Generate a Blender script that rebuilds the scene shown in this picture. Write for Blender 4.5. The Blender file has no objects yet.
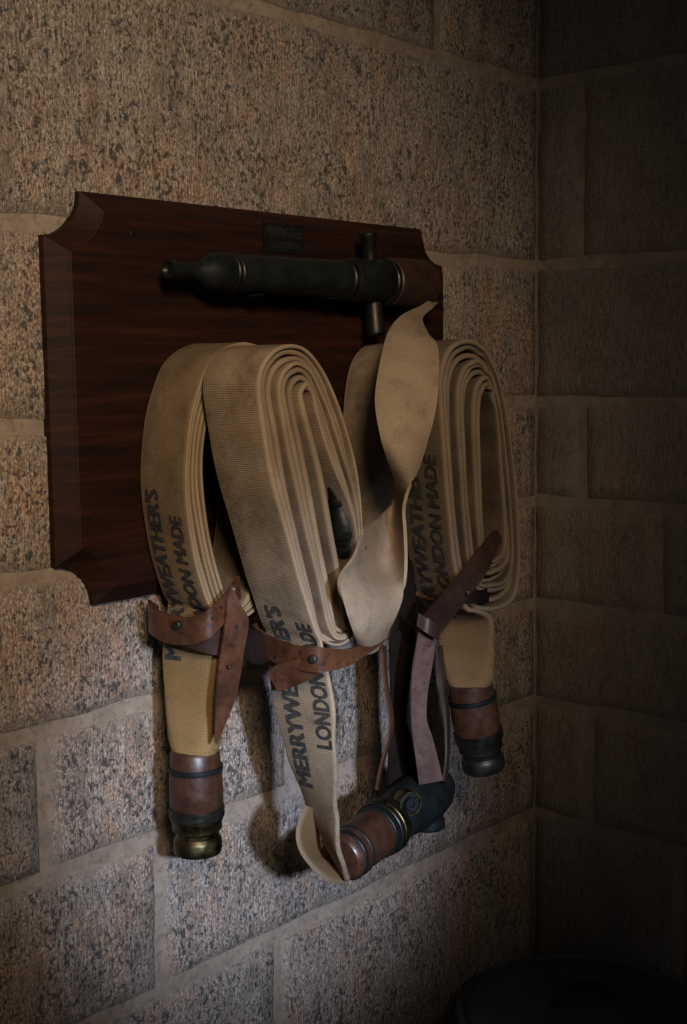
import bpy, bmesh, math, random
from mathutils import Vector, Matrix, noise

random.seed(7)
S = bpy.context.scene
COL = S.collection
V = Vector

# ------------------------------------------------------------------ camera
FPX, CX, CY = 1300.0, 343.5, 512.0
TH, AZ, RO = math.radians(6.5), math.radians(41.5), math.radians(0.7)
CAM = V((0, -1.31, 1.72))
Fw = V((math.cos(TH) * math.cos(AZ), math.cos(TH) * math.sin(AZ), -math.sin(TH)))
r0 = V((math.sin(AZ), -math.cos(AZ), 0))
u0 = r0.cross(Fw)
Rt = r0 * math.cos(RO) - u0 * math.sin(RO)
Up = Rt.cross(Fw)
cd = bpy.data.cameras.new('camera')
cam = bpy.data.objects.new('camera', cd)
COL.objects.link(cam)
cam.matrix_world = Matrix(((Rt.x, Up.x, -Fw.x, CAM.x), (Rt.y, Up.y, -Fw.y, CAM.y),
                           (Rt.z, Up.z, -Fw.z, CAM.z), (0, 0, 0, 1)))
cd.sensor_fit = 'VERTICAL'
cd.sensor_height = 36.0
cd.lens = FPX / 1024 * 36.0
cd.clip_start = 0.05
S.camera = cam

# ------------------------------------------------------------------ light
w = bpy.data.worlds.new('world')
S.world = w
w.use_nodes = True
w.node_tree.nodes['Background'].inputs[0].default_value = (0.50, 0.50, 0.50, 1)
w.node_tree.nodes['Background'].inputs[1].default_value = 0.095


def spot(name, loc, target, power, color, angle, blend, size):
    l = bpy.data.lights.new(name, 'SPOT')
    l.energy = power
    l.color = color
    l.spot_size = math.radians(angle)
    l.spot_blend = blend
    l.shadow_soft_size = size
    o = bpy.data.objects.new(name, l)
    COL.objects.link(o)
    o.location = loc
    o.rotation_euler = (V(target) - V(loc)).to_track_quat('-Z', 'Y').to_euler()
    return o


# cool daylight from a window low on the left behind the viewer, warm lamp high on the left
spot('window_daylight', (-0.14, -2.50, 2.00), (1.31, 0, 1.12), 500, (0.60, 0.73, 1.0), 16.5, 1.0, 0.08)
spot('warm_lamp', (-0.45, -2.2, 2.55), (1.10, 0, 1.75), 218, (1.0, 0.78, 0.55), 36.5, 1.0, 0.22)

S.view_settings.view_transform = 'Standard'
S.view_settings.look = 'None'
S.view_settings.exposure = 0.0
S.view_settings.gamma = 1.0
S.view_settings.use_curve_mapping = False


# ------------------------------------------------------------------ helpers
def ray(px, py):
    return Fw + Rt * ((px - CX) / FPX) - Up * ((py - CY) / FPX)


def P(px, py, off=0.0):
    """point of the photograph at `off` metres in front of the hose wall"""
    d = ray(px, py)
    return CAM + d * ((-off - CAM.y) / d.y)


def link(o, parent=None):
    COL.objects.link(o)
    if parent is not None:
        o.parent = parent
    return o


def mesh_obj(name, verts, faces, mat, parent=None, smooth=True, uvs=None):
    me = bpy.data.meshes.new(name)
    me.from_pydata([tuple(v) for v in verts], [], faces)
    if uvs:
        ul = me.uv_layers.new(name='UVMap')
        for lp in me.loops:
            ul.data[lp.index].uv = uvs[lp.vertex_index]
    me.validate()
    if smooth:
        me.polygons.foreach_set('use_smooth', [True] * len(me.polygons))
    me.materials.append(mat)
    me.update()
    return link(bpy.data.objects.new(name, me), parent)


def bm_obj(name, bm, mat, parent=None, smooth=False):
    me = bpy.data.meshes.new(name)
    bmesh.ops.recalc_face_normals(bm, faces=bm.faces)
    bm.to_mesh(me)
    bm.free()
    if smooth:
        me.polygons.foreach_set('use_smooth', [True] * len(me.polygons))
    me.materials.append(mat)
    return link(bpy.data.objects.new(name, me), parent)


def tag(o, label=None, cat=None, group=None, kind=None):
    for k, v in (('label', label), ('category', cat), ('group', group), ('kind', kind)):
        if v:
            o[k] = v
    return o


def empty(name, loc, label, cat, group=None):
    o = bpy.data.objects.new(name, None)
    o.empty_display_size = 0.05
    link(o)
    o.location = loc
    return tag(o, label, cat, group)


def adopt(child, root):
    """parent a mesh made in world coordinates to a root, keeping its place"""
    child.parent = root
    m = Matrix.Translation(-root_world(root))
    child.matrix_parent_inverse = m
    return child


def root_world(o):
    return V(o.location) if o.parent is None else V((0, 0, 0)) if o.type == 'MESH' else V(o.location)


def part(o, root, label=None):
    if root.type == 'EMPTY':
        o.parent = root
        o.matrix_parent_inverse = Matrix.Translation(-V(root.location))
    else:
        o.parent = root
        o.matrix_parent_inverse = Matrix.Identity(4)
    if label:
        o['label'] = label
    return o


def catmull(pts, n, closed=False):
    out = []
    N = len(pts)
    segs = N if closed else N - 1
    for i in range(segs):
        if closed:
            p0, p1, p2, p3 = pts[(i - 1) % N], pts[i], pts[(i + 1) % N], pts[(i + 2) % N]
        else:
            p1, p2 = pts[i], pts[i + 1]
            p0 = pts[i - 1] if i > 0 else p1 * 2 - p2
            p3 = pts[i + 2] if i + 2 < N else p2 * 2 - p1
        for k in range(n):
            t = k / n
            out.append(0.5 * ((2 * p1) + (p2 - p0) * t + (2 * p0 - 5 * p1 + 4 * p2 - p3) * t * t
                              + (3 * p1 - p0 - 3 * p2 + p3) * t ** 3))
    if not closed:
        out.append(pts[-1].copy())
    return out


def ribbon(name, rows, mat, root, thick=0.003, n=8, m=8, label=None):
    """a flat strip through rows of 3-D points (each row: 2 or 3 points across), with thickness"""
    L = [r[0] for r in rows]
    Rr = [r[-1] for r in rows]
    M = [r[1] if len(r) == 3 else (r[0] + r[1]) * 0.5 for r in rows]
    l, c, r = catmull(L, n), catmull(M, n), catmull(Rr, n)
    grid = []
    for a, b, d in zip(l, c, r):
        row = []
        for j in range(m + 1):
            t = j / m
            row.append(a * ((1 - t) * (1 - 2 * t)) + b * (4 * t * (1 - t)) + d * (t * (2 * t - 1)))
        grid.append(row)
    K = len(grid)
    verts, uvs, faces = [], [], []
    nor = []
    for i in range(K):
        for j in range(m + 1):
            du = grid[min(i + 1, K - 1)][j] - grid[max(i - 1, 0)][j]
            dv = grid[i][min(j + 1, m)] - grid[i][max(j - 1, 0)]
            nn = du.cross(dv)
            nor.append(nn.normalized() if nn.length > 1e-12 else V((0, -1, 0)))
    s = [0.0]
    for i in range(1, K):
        s.append(s[-1] + (grid[i][m // 2] - grid[i - 1][m // 2]).length)
    wd = max((rw[0] - rw[-1]).length for rw in grid)
    W = m + 1
    for side in (1, -1):
        for i in range(K):
            for j in range(W):
                verts.append(grid[i][j] + nor[i * W + j] * (side * thick / 2))
                uvs.append((s[i], (j / m - 0.5) * wd))
    o2 = K * W
    for i in range(K - 1):
        for j in range(m):
            a = i * W + j
            faces.append((a, a + 1, a + W + 1, a + W))
            faces.append((o2 + a, o2 + a + W, o2 + a + W + 1, o2 + a + 1))
        for j in (0, m):
            a = i * W + j
            q = (a, a + W, o2 + a + W, o2 + a)
            faces.append(q if j == 0 else q[::-1])
    for i in (0, K - 1):
        for j in range(m):
            a = i * W + j
            q = (a, o2 + a, o2 + a + 1, a + 1)
            faces.append(q if i == 0 else q[::-1])
    o = mesh_obj(name, verts, faces, mat, None, True, uvs)
    o.data.set_sharp_from_angle(angle=math.radians(50))
    return part(o, root, label)


def R2(*a):
    """ribbon row from pixels: (pxL, pyL, offL, pxR, pyR, offR) or with a middle point"""
    return [P(*a[i:i + 3]) for i in range(0, len(a), 3)]


def lathe(name, prof, p, axis, mat, root, seg=32, label=None, cap=True):
    """revolve (radius, height) pairs round axis from p"""
    axis = V(axis).normalized()
    e1 = axis.orthogonal().normalized()
    e2 = axis.cross(e1)
    verts, faces = [], []
    for (r, h) in prof:
        for k in range(seg):
            a = 2 * math.pi * k / seg
            verts.append(V(p) + axis * h + (e1 * math.cos(a) + e2 * math.sin(a)) * r)
    for i in range(len(prof) - 1):
        for k in range(seg):
            k2 = (k + 1) % seg
            faces.append((i * seg + k, i * seg + k2, (i + 1) * seg + k2, (i + 1) * seg + k))
    if cap:
        faces.append(tuple(range(seg))[::-1])
        faces.append(tuple(range((len(prof) - 1) * seg, len(prof) * seg)))
    o = mesh_obj(name, verts, faces, mat)
    o.data.set_sharp_from_angle(angle=math.radians(35))
    return part(o, root, label)


def ring_profile(r, h0, h1, rr=0.003):
    return [(r - rr, h0), (r, h0 + rr), (r, h1 - rr), (r - rr, h1)]


# ------------------------------------------------------------------ materials
def new_mat(name):
    m = bpy.data.materials.new(name)
    m.use_nodes = True
    nt = m.node_tree
    b = nt.nodes['Principled BSDF']
    return m, nt, b


def node(nt, t, **kw):
    n = nt.nodes.new(t)
    for k, v in kw.items():
        if k.startswith('i_'):
            key = k[2:]
            n.inputs[int(key) if key.isdigit() else key.replace('_', ' ')].default_value = v
        else:
            setattr(n, k, v)
    return n


def ramp(nt, src, stops, interp='LINEAR'):
    r = nt.nodes.new('ShaderNodeValToRGB')
    r.color_ramp.interpolation = interp
    el = r.color_ramp.elements
    while len(el) < len(stops):
        el.new(0.5)
    for e, (p, c) in zip(el, stops):
        e.position = p
        e.color = (*c, 1) if len(c) == 3 else c
    nt.links.new(src, r.inputs[0])
    return r.outputs[0]


def g(v):
    return (v, v, v)


def tex_noise(nt, vec, scale, detail=4, rough=0.6, stretch=None):
    if stretch:
        mp = node(nt, 'ShaderNodeMapping')
        mp.inputs['Scale'].default_value = stretch
        nt.links.new(vec, mp.inputs[0])
        vec = mp.outputs[0]
    n = node(nt, 'ShaderNodeTexNoise', i_Scale=scale, i_Detail=detail, i_Roughness=rough)
    nt.links.new(vec, n.inputs['Vector'])
    return n.outputs['Fac']


def mix(nt, fac, a, b, mode='MIX'):
    m = nt.nodes.new('ShaderNodeMix')
    m.data_type = 'RGBA'
    m.blend_type = mode
    for sock, v in ((m.inputs[0], fac), (m.inputs[6], a), (m.inputs[7], b)):
        if isinstance(v, (int, float)):
            sock.default_value = v
        elif isinstance(v, tuple):
            sock.default_value = (*v, 1)
        else:
            nt.links.new(v, sock)
    return m.outputs[2]


def math_n(nt, op, a, b=0.0):
    m = nt.nodes.new('ShaderNodeMath')
    m.operation = op
    for s, v in ((m.inputs[0], a), (m.inputs[1], b)):
        if isinstance(v, (int, float)):
            s.default_value = v
        else:
            nt.links.new(v, s)
    return m.outputs[0]


def bump(nt, b, h, strength, dist):
    n = node(nt, 'ShaderNodeBump', i_Strength=strength, i_Distance=dist)
    nt.links.new(h, n.inputs['Height'])
    nt.links.new(n.outputs[0], b.inputs['Normal'])


def stone_mat(name, tans, dark, grain=0.8, smear=(0.27, 0.215, 0.165)):
    m, nt, b = new_mat(name)
    co = nt.nodes.new('ShaderNodeTexCoord').outputs['Object']
    oi = nt.nodes.new('ShaderNodeObjectInfo').outputs['Random']
    big = tex_noise(nt, co, 7, 5, 0.65, (1, 1, 0.5))
    base = ramp(nt, big, [(0.32, tans[0]), (0.47, tans[1]), (0.58, tans[2]), (0.72, tans[3])])
    bl = tex_noise(nt, co, 34, 4, 0.65, (1, 1, 0.42))
    base = mix(nt, ramp(nt, bl, [(0.55, g(0)), (0.70, g(0.7))]), base, tans[4])
    ru = tex_noise(nt, co, 11, 6, 0.7, (1, 1, 0.5))
    base = mix(nt, ramp(nt, ru, [(0.49, g(0)), (0.64, g(0.8))]), base, tans[5])
    # fine crystalline grain, drawn out a little by the vertical tooling
    gr = tex_noise(nt, co, 400, 3, 0.7, (1, 1, 0.55))
    base = mix(nt, ramp(nt, gr, [(0.37, g(grain)), (0.53, g(0.0))]), base, tuple(c * 0.32 for c in tans[0]))
    base = mix(nt, ramp(nt, gr, [(0.53, g(0.0)), (0.66, g(grain))]), base, tans[6])
    pt = tex_noise(nt, co, 23, 5, 0.7, (1, 1, 0.45))
    base = mix(nt, ramp(nt, pt, [(0.50, g(0.0)), (0.66, g(0.75 * grain))]), base, tuple(c * 0.55 for c in tans[0]))
    # black mica grains, loosely clustered
    cl = tex_noise(nt, co, 18, 4, 0.65, (1, 1, 0.6))
    sp = tex_noise(nt, co, 165, 3, 0.65, (1, 1, 0.75))
    sp2 = math_n(nt, 'ADD', sp, math_n(nt, 'MULTIPLY', math_n(nt, 'SUBTRACT', cl, 0.5), 0.38))
    base = mix(nt, ramp(nt, sp2, [(0.56, g(0)), (0.61, g(grain + 0.1))]), base, dark)
    # combed vertical tooling
    cb = tex_noise(nt, co, 330, 2, 0.6, (1, 1, 0.10))
    base = mix(nt, ramp(nt, cb, [(0.34, g(0.45)), (0.52, g(0.0))]), base, dark)
    # mortar smeared over the arris of the block
    rm = node(nt, 'ShaderNodeAttribute', attribute_name='rim').outputs['Fac']
    sm = math_n(nt, 'ADD', rm, math_n(nt, 'MULTIPLY', math_n(nt, 'SUBTRACT', tex_noise(nt, co, 45, 4, 0.7), 0.5), 1.6))
    base = mix(nt, ramp(nt, sm, [(0.62, g(0.0)), (1.0, g(0.75))]), base, smear)
    hs = node(nt, 'ShaderNodeHueSaturation')
    nt.links.new(base, hs.inputs['Color'])
    nt.links.new(math_n(nt, 'ADD', math_n(nt, 'MULTIPLY', oi, 0.2), 0.92), hs.inputs['Value'])
    nt.links.new(math_n(nt, 'ADD', math_n(nt, 'MULTIPLY', oi, 0.3), 0.82), hs.inputs['Saturation'])
    nt.links.new(hs.outputs[0], b.inputs['Base Color'])
    b.inputs['Roughness'].default_value = 0.85
    b.inputs['Specular IOR Level'].default_value = 0.25
    h = math_n(nt, 'SUBTRACT', math_n(nt, 'ADD', math_n(nt, 'MULTIPLY', cb, 0.5), math_n(nt, 'ADD', math_n(nt, 'MULTIPLY', bl, 0.6), math_n(nt, 'MULTIPLY', gr, 0.6))), math_n(nt, 'MULTIPLY', sp2, 0.7))
    bump(nt, b, h, 0.7, 0.005)
    return m


M = {}
M['stone'] = stone_mat('granite_block', [(0.27, 0.225, 0.185), (0.33, 0.255, 0.20), (0.36, 0.30, 0.245), (0.31, 0.235, 0.18),
                                         (0.45, 0.355, 0.28), (0.42, 0.235, 0.13), (0.56, 0.49, 0.42)], (0.05, 0.048, 0.046))
M['stone_dim'] = stone_mat('shaded_granite', [(0.16, 0.14, 0.115), (0.19, 0.155, 0.12), (0.21, 0.18, 0.145), (0.18, 0.15, 0.115),
                                             (0.23, 0.19, 0.15), (0.21, 0.15, 0.105), (0.25, 0.215, 0.18)], (0.07, 0.066, 0.06), 0.4, (0.18, 0.15, 0.118))  # granite darkened: the corner's shade is put into the colour


def simple_noise_mat(name, c1, c2, scale, rough, metallic=0.0, stretch=None, bumpd=0.0, c3=None, spec=0.5):
    m, nt, b = new_mat(name)
    co = nt.nodes.new('ShaderNodeTexCoord').outputs['Object']
    n = tex_noise(nt, co, scale, 6, 0.65, stretch)
    col = ramp(nt, n, [(0.33, c1), (0.66, c2)])
    if c3:
        n2 = tex_noise(nt, co, scale * 3.3, 4, 0.6, stretch)
        col = mix(nt, ramp(nt, n2, [(0.52, g(0)), (0.66, g(0.8))]), col, c3)
    nt.links.new(col, b.inputs['Base Color'])
    b.inputs['Metallic'].default_value = metallic
    b.inputs['Specular IOR Level'].default_value = spec
    r = ramp(nt, tex_noise(nt, co, scale * 2, 4, 0.6), [(0.3, g(max(rough - 0.1, 0.05))), (0.7, g(min(rough + 0.12, 1)))])
    nt.links.new(r, b.inputs['Roughness'])
    if bumpd:
        bump(nt, b, n, 0.5, bumpd)
    return m


M['mortar'] = simple_noise_mat('lime_mortar', (0.21, 0.165, 0.125), (0.33, 0.265, 0.205), 26, 0.95, bumpd=0.005, c3=(0.17, 0.13, 0.10), spec=0.2)
M['mortar_dim'] = simple_noise_mat('shaded_mortar', (0.15, 0.125, 0.10), (0.22, 0.185, 0.145), 14, 0.95, bumpd=0.004, c3=(0.13, 0.105, 0.085), spec=0.2)  # mortar of the right wall, shade painted into its tone
M['floor'] = simple_noise_mat('stone_floor', (0.10, 0.09, 0.08), (0.2, 0.17, 0.15), 12, 0.9, bumpd=0.004)
M['leather'] = simple_noise_mat('brown_leather', (0.044, 0.018, 0.009), (0.100, 0.040, 0.018), 24, 0.36, bumpd=0.0015, c3=(0.03, 0.013, 0.009))
M['dark_leather'] = simple_noise_mat('dark_leather', (0.024, 0.013, 0.010), (0.052, 0.026, 0.018), 24, 0.5, bumpd=0.0015, spec=0.3)
M['pink_leather'] = simple_noise_mat('worn_leather', (0.075, 0.042, 0.035), (0.12, 0.072, 0.06), 24, 0.55, bumpd=0.0015, c3=(0.07, 0.032, 0.025))
M['sleeve'] = simple_noise_mat('oxblood_sleeve', (0.030, 0.0135, 0.008), (0.070, 0.027, 0.014), 30, 0.38, bumpd=0.001, c3=(0.025, 0.012, 0.009))
M['brass'] = simple_noise_mat('tarnished_brass', (0.055, 0.045, 0.022), (0.15, 0.118, 0.05), 35, 0.40, 1.0, c3=(0.04, 0.036, 0.022))
M['bronze'] = simple_noise_mat('blackened_bronze', (0.02, 0.02, 0.017), (0.05, 0.048, 0.038), 25, 0.42, 0.8)
M['iron'] = simple_noise_mat('black_iron', (0.007, 0.009, 0.009), (0.016, 0.019, 0.018), 25, 0.45, 0.3, spec=0.3)
M['plate'] = simple_noise_mat('black_plate', (0.004, 0.005, 0.005), (0.008, 0.009, 0.009), 40, 0.7, spec=0.15)
M['plate_text'] = simple_noise_mat('plate_lettering', (0.035, 0.038, 0.036), (0.06, 0.06, 0.055), 40, 0.5, 0.6)
M['shade_black_leather'] = simple_noise_mat('shade_black_leather', (0.007, 0.005, 0.0045), (0.016, 0.009, 0.007), 24, 0.85, spec=0.1)  # black strap leather, also used to paint shade between the straps
M['hole'] = simple_noise_mat('punched_hole', (0.005, 0.004, 0.003), (0.01, 0.008, 0.006), 40, 0.9)
M['ink'] = simple_noise_mat('stencil_ink', (0.012, 0.012, 0.012), (0.05, 0.042, 0.034), 90, 0.85)
M['bin'] = simple_noise_mat('dark_blue_paint', (0.016, 0.024, 0.036), (0.036, 0.048, 0.068), 12, 0.45)

# mahogany board
m, nt, b = new_mat('mahogany_board')
co = nt.nodes.new('ShaderNodeTexCoord').outputs['Object']
gr = tex_noise(nt, co, 9, 6, 0.65, (0.5, 1, 9))
fine = tex_noise(nt, co, 60, 4, 0.6, (0.12, 1, 4))
col = ramp(nt, gr, [(0.34, (0.0125, 0.0052, 0.004)), (0.5, (0.022, 0.0080, 0.0052)), (0.68, (0.042, 0.0140, 0.0072))])
col = mix(nt, ramp(nt, fine, [(0.35, g(0.6)), (0.5, g(0))]), col, (0.014, 0.006, 0.0045))
ln = tex_noise(nt, co, 5, 3, 0.5, (0.35, 1, 14))
col = mix(nt, ramp(nt, ln, [(0.6, g(0)), (0.64, g(0.75)), (0.68, g(0))]), col, (0.02, 0.007, 0.005))
nt.links.new(col, b.inputs['Base Color'])
b.inputs['Roughness'].default_value = 0.55
b.inputs['Specular IOR Level'].default_value = 0.14
bump(nt, b, fine, 0.25, 0.001)
M['wood'] = m


def canvas_mat(name, c1, c2, stain, stain_amt, yellow=None, edge=0.42):
    """woven canvas; UV in metres along (x) and across (y) the hose"""
    m, nt, b = new_mat(name)
    tc = nt.nodes.new('ShaderNodeTexCoord')
    uv, ob = tc.outputs['UV'], tc.outputs['Object']
    sep = nt.nodes.new('ShaderNodeSeparateXYZ')
    nt.links.new(uv, sep.inputs[0])
    n = tex_noise(nt, ob, 14, 5, 0.65)
    col = ramp(nt, n, [(0.32, c1), (0.66, c2)])
    n2 = tex_noise(nt, ob, 32, 5, 0.7)
    col = mix(nt, ramp(nt, n2, [(0.52, g(0)), (0.72, g(stain_amt))]), col, stain)
    # each turn has weathered differently along the length of the hose
    ln = tex_noise(nt, uv, 4.2, 3, 0.6, (1, 0.0, 0.0))
    later = ramp(nt, math_n(nt, 'MULTIPLY', sep.outputs[0], 0.5), [(0.5, g(0.0)), (0.68, g(1.0))])
    col = mix(nt, math_n(nt, 'MULTIPLY', ramp(nt, ln, [(0.42, g(0.85)), (0.56, g(0.0))]), later), col, tuple(c * 0.42 for c in c1))
    if yellow:
        # oil soaked up from the coupling end
        n3 = tex_noise(nt, ob, 13, 4, 0.65)
        soak = math_n(nt, 'ADD', sep.outputs[0], math_n(nt, 'MULTIPLY', n3, 0.35))
        col = mix(nt, ramp(nt, soak, [(0.27, g(0.9)), (0.46, g(0.12)), (1.0, g(0.0))]), col, yellow)
    wu = math_n(nt, 'SINE', math_n(nt, 'MULTIPLY', sep.outputs[0], 2 * math.pi / 0.0026))
    wv = math_n(nt, 'SINE', math_n(nt, 'MULTIPLY', sep.outputs[1], 2 * math.pi / 0.0034))
    wv2 = math_n(nt, 'ADD', math_n(nt, 'MULTIPLY', wv, 0.5), wu)
    thr = tex_noise(nt, uv, 500, 2, 0.5, (1, 0.12, 1))
    wev = math_n(nt, 'ADD', math_n(nt, 'MULTIPLY', wv2, 0.5), thr)
    col = mix(nt, ramp(nt, wev, [(0.0, g(0.45)), (0.6, g(0.0))]), col, tuple(c * 0.45 for c in c1))
    # lighter rubbed selvedge along both edges
    ed = math_n(nt, 'ABSOLUTE', sep.outputs[1])
    wear = math_n(nt, 'ADD', ed, math_n(nt, 'MULTIPLY', n2, 0.004))
    col = mix(nt, ramp(nt, wear, [(0.0485, g(0)), (0.0525, g(edge))]), col, tuple(min(c * 1.55, 1) for c in c2))
    nt.links.new(col, b.inputs['Base Color'])
    b.inputs['Roughness'].default_value = 0.85
    b.inputs['Specular IOR Level'].default_value = 0.2
    bump(nt, b, wev, 0.35, 0.0012)
    return m


M['canvas'] = canvas_mat('woven_canvas', (0.18, 0.129, 0.082), (0.32, 0.242, 0.158), (0.08, 0.059, 0.043), 0.65)
M['canvas_yellow'] = canvas_mat('oil_stained_canvas', (0.165, 0.113, 0.064), (0.27, 0.195, 0.115), (0.075, 0.053, 0.034), 0.6, (0.27, 0.165, 0.060))
M['canvas_dim'] = canvas_mat('shaded_canvas', (0.105, 0.077, 0.052), (0.185, 0.139, 0.094), (0.045, 0.035, 0.027), 0.65, (0.21, 0.122, 0.050))  # canvas copy with dim light painted into its base colours
M['canvas_pale'] = canvas_mat('pale_canvas', (0.27, 0.195, 0.125), (0.37, 0.285, 0.195), (0.16, 0.105, 0.065), 0.6, None, 0.0)  # paler than the coil canvas, no edge band

# ------------------------------------------------------------------ the setting
XC = 2.013   # the room corner
ZL = [0.0, 0.19, 0.37, 0.56, 0.875, 1.092, 1.277, 1.468, 1.649, 1.891, 2.208, 2.45, 2.70]
MJ = 0.0065  # half joint


def slab(name, lo, hi, mat, kind='structure'):
    bm = bmesh.new()
    bmesh.ops.create_cube(bm, size=1)
    c = (V(lo) + V(hi)) / 2
    d = V(hi) - V(lo)
    for v in bm.verts:
        v.co = V((v.co.x * d.x + c.x, v.co.y * d.y + c.y, v.co.z * d.z + c.z))
    o = bm_obj(name, bm, mat)
    o['kind'] = kind
    return o


def stone(parent, a0, a1, z0, z1, fn, seed, mat='stone'):
    """one granite block, rough-faced, running a0..a1 along its wall; fn(a, depth, z) -> world point"""
    a0 += MJ; a1 -= MJ; z0 += MJ; z1 -= MJ
    na = max(6, int((a1 - a0) / 0.013)); nz = max(6, int((z1 - z0) / 0.013))
    verts, faces, rim = [], [], []
    for i in range(na + 1):
        for k in range(nz + 1):
            a = a0 + (a1 - a0) * i / na
            z = z0 + (z1 - z0) * k / nz
            e = noise.noise(V((a * 14 + seed, z * 14, seed * 3.1))) * 0.0045
            e2 = noise.noise(V((a * 14 - seed, z * 14, seed * 5.7))) * 0.0045
            d = 0.004 + noise.noise(V((a * 9, z * 9, seed))) * 0.0022 + noise.noise(V((a * 31, z * 31, seed))) * 0.0012
            edge_a = i in (0, na); edge_k = k in (0, nz)
            if edge_a:
                a += e
            if edge_k:
                z += e2
            if edge_a or edge_k:
                d = -0.006
            elif i in (1, na - 1) or k in (1, nz - 1):
                d -= 0.0008
                if i in (1, na - 1):
                    a += (-0.6 if i == 1 else 0.6) * (a1 - a0) / na + e
                if k in (1, nz - 1):
                    z += (-0.6 if k == 1 else 0.6) * (z1 - z0) / nz + e2
            verts.append(fn(a, d, z))
            q_ = min(i, na - i, k, nz - k)
            rim.append((1.0, 0.85, 0.35, 0.1, 0.0)[min(q_, 4)])
    W = nz + 1
    for i in range(na):
        for k in range(nz):
            q = i * W + k
            faces.append((q, q + 1, q + W + 1, q + W))
    # back of the block, set into the mortar
    o = mesh_obj('stone_block', verts, faces, M[mat], parent)
    at = o.data.attributes.new('rim', 'FLOAT', 'POINT')
    at.data.foreach_set('value', rim)
    bm = bmesh.new(); bm.from_mesh(o.data)
    ret = bmesh.ops.extrude_edge_only(bm, edges=[e for e in bm.edges if e.is_boundary])
    dv = fn(0, -0.03, 0) - fn(0, 0, 0)
    nv = [x for x in ret['geom'] if isinstance(x, bmesh.types.BMVert)]
    for v in nv:
        v.co += dv
    bmesh.ops.contextual_create(bm, geom=[e for e in bm.edges if e.is_boundary])
    bmesh.ops.recalc_face_normals(bm, faces=bm.faces)
    bm.to_mesh(o.data); bm.free()
    return o


wall_l = slab('wall_left', (-0.30, 0.0, 0.0), (XC + 0.25, 0.25, ZL[-1]), M['mortar'])
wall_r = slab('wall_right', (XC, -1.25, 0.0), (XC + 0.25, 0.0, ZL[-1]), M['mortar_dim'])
floor = slab('floor', (-0.30, -3.4, -0.10), (XC + 0.25, 0.25, 0.0), M['floor'])
floor['label'] = 'dark stone floor under the bin'
wall_l['label'] = 'granite block wall carrying the hose board'
wall_r['label'] = 'shade-toned granite block wall beyond the corner'
XJ = lambda px, py: P(px, py).x
joints = {0: [0.75, 1.35, 1.8], 1: [0.95, 1.62], 2: [0.7, 1.2, 1.75], 3: [0.55, XJ(277, 980), 1.95 - 0.3],
          4: [0.5, XJ(159, 900)], 5: [XJ(44, 800), 1.35, 1.72], 6: [0.6, 1.25, 1.8],
          7: [0.72, 1.15, 1.5], 8: [0.62, 1.05, 1.45], 9: [0.6, 1.2], 10: [0.8, XJ(437, 20)], 11: [0.6, 1.1, 1.6]}
joints[3] = [0.55, XJ(277, 980)]
joints[9] = [0.55]
joints_r = {0: [0.4, 0.8], 1: [0.2, 0.7], 2: [0.45, 0.9], 3: [0.3, 0.75], 4: [0.12, 0.6], 5: [0.38, 0.85],
            6: [0.25, 0.7], 7: [0.10, 0.55], 8: [0.33, 0.8], 9: [0.09, 0.5, 0.9], 10: [0.36, 0.8], 11: [0.2, 0.7]}
for k in range(len(ZL) - 1):
    xs = [-0.30, 0.12 + 0.2 * (k % 2)] + joints[k] + [XC + 0.004]
    for i in range(len(xs) - 1):
        stone(wall_l, xs[i], xs[i + 1], ZL[k], ZL[k + 1], lambda a, d, z: V((a, -d, z)), k * 17.3 + i * 3.7)
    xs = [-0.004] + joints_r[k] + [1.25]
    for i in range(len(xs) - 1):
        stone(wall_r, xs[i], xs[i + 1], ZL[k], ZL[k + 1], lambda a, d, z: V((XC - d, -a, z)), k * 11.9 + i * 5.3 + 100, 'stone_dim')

# ------------------------------------------------------------------ the board
BX0, BX1, BZ0, BZ1, BR, BT = 0.937, 1.714, 1.424, 1.931, 0.055, 0.034
board = empty('hose_board', ((BX0 + BX1) / 2, -0.006, BZ0), 'dark mahogany wall board with scooped corners and moulded edge', 'board')


def outline(ins, n=10):
    x0, x1, z0, z1 = BX0 + ins, BX1 - ins, BZ0 + ins, BZ1 - ins
    pts = []
    for (cx, cz, sx, sz) in ((BX0, BZ0, 1, 1), (BX0, BZ1, 1, -1), (BX1, BZ1, -1, -1), (BX1, BZ0, -1, 1)):
        R = BR + ins
        # arc from the vertical edge to the horizontal edge round the outer corner
        a0 = math.asin(ins / R)
        arc = []
        for i in range(n + 1):
            t = a0 + (math.pi / 2 - 2 * a0) * i / n
            arc.append((cx + sx * R * math.sin(t), cz + sz * R * math.cos(t)))
        first_vertical = (sx * sz > 0)
        # order so that the outline runs clockwise: BL, TL, TR, BR
        if (sx, sz) == (1, 1):
            arc = arc[::-1]
        elif (sx, sz) == (-1, -1):
            arc = arc[::-1]
        pts += arc
    return pts


layers = [(0, 0.0), (0, 0.013), (0.0025, 0.0155), (0.021, BT - 0.003), (0.0225, BT - 0.001), (0.0245, BT)]
verts, faces = [], []
for ins, dep in layers:
    for (x, z) in outline(ins):
        verts.append((x, -dep, z))
n_ = len(outline(0))
for i in range(len(layers) - 1):
    for k in range(n_):
        k2 = (k + 1) % n_
        faces.append((i * n_ + k, i * n_ + k2, (i + 1) * n_ + k2, (i + 1) * n_ + k))
faces.append(tuple(range(n_))[::-1])
faces.append(tuple(range((len(layers) - 1) * n_, len(layers) * n_)))
pn = mesh_obj('panel', verts, faces, M['wood'], None, True)
bm = bmesh.new(); bm.from_mesh(pn.data); bmesh.ops.recalc_face_normals(bm, faces=bm.faces); bm.to_mesh(pn.data); bm.free()
pn.data.set_sharp_from_angle(angle=math.radians(16))
part(pn, board)


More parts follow.
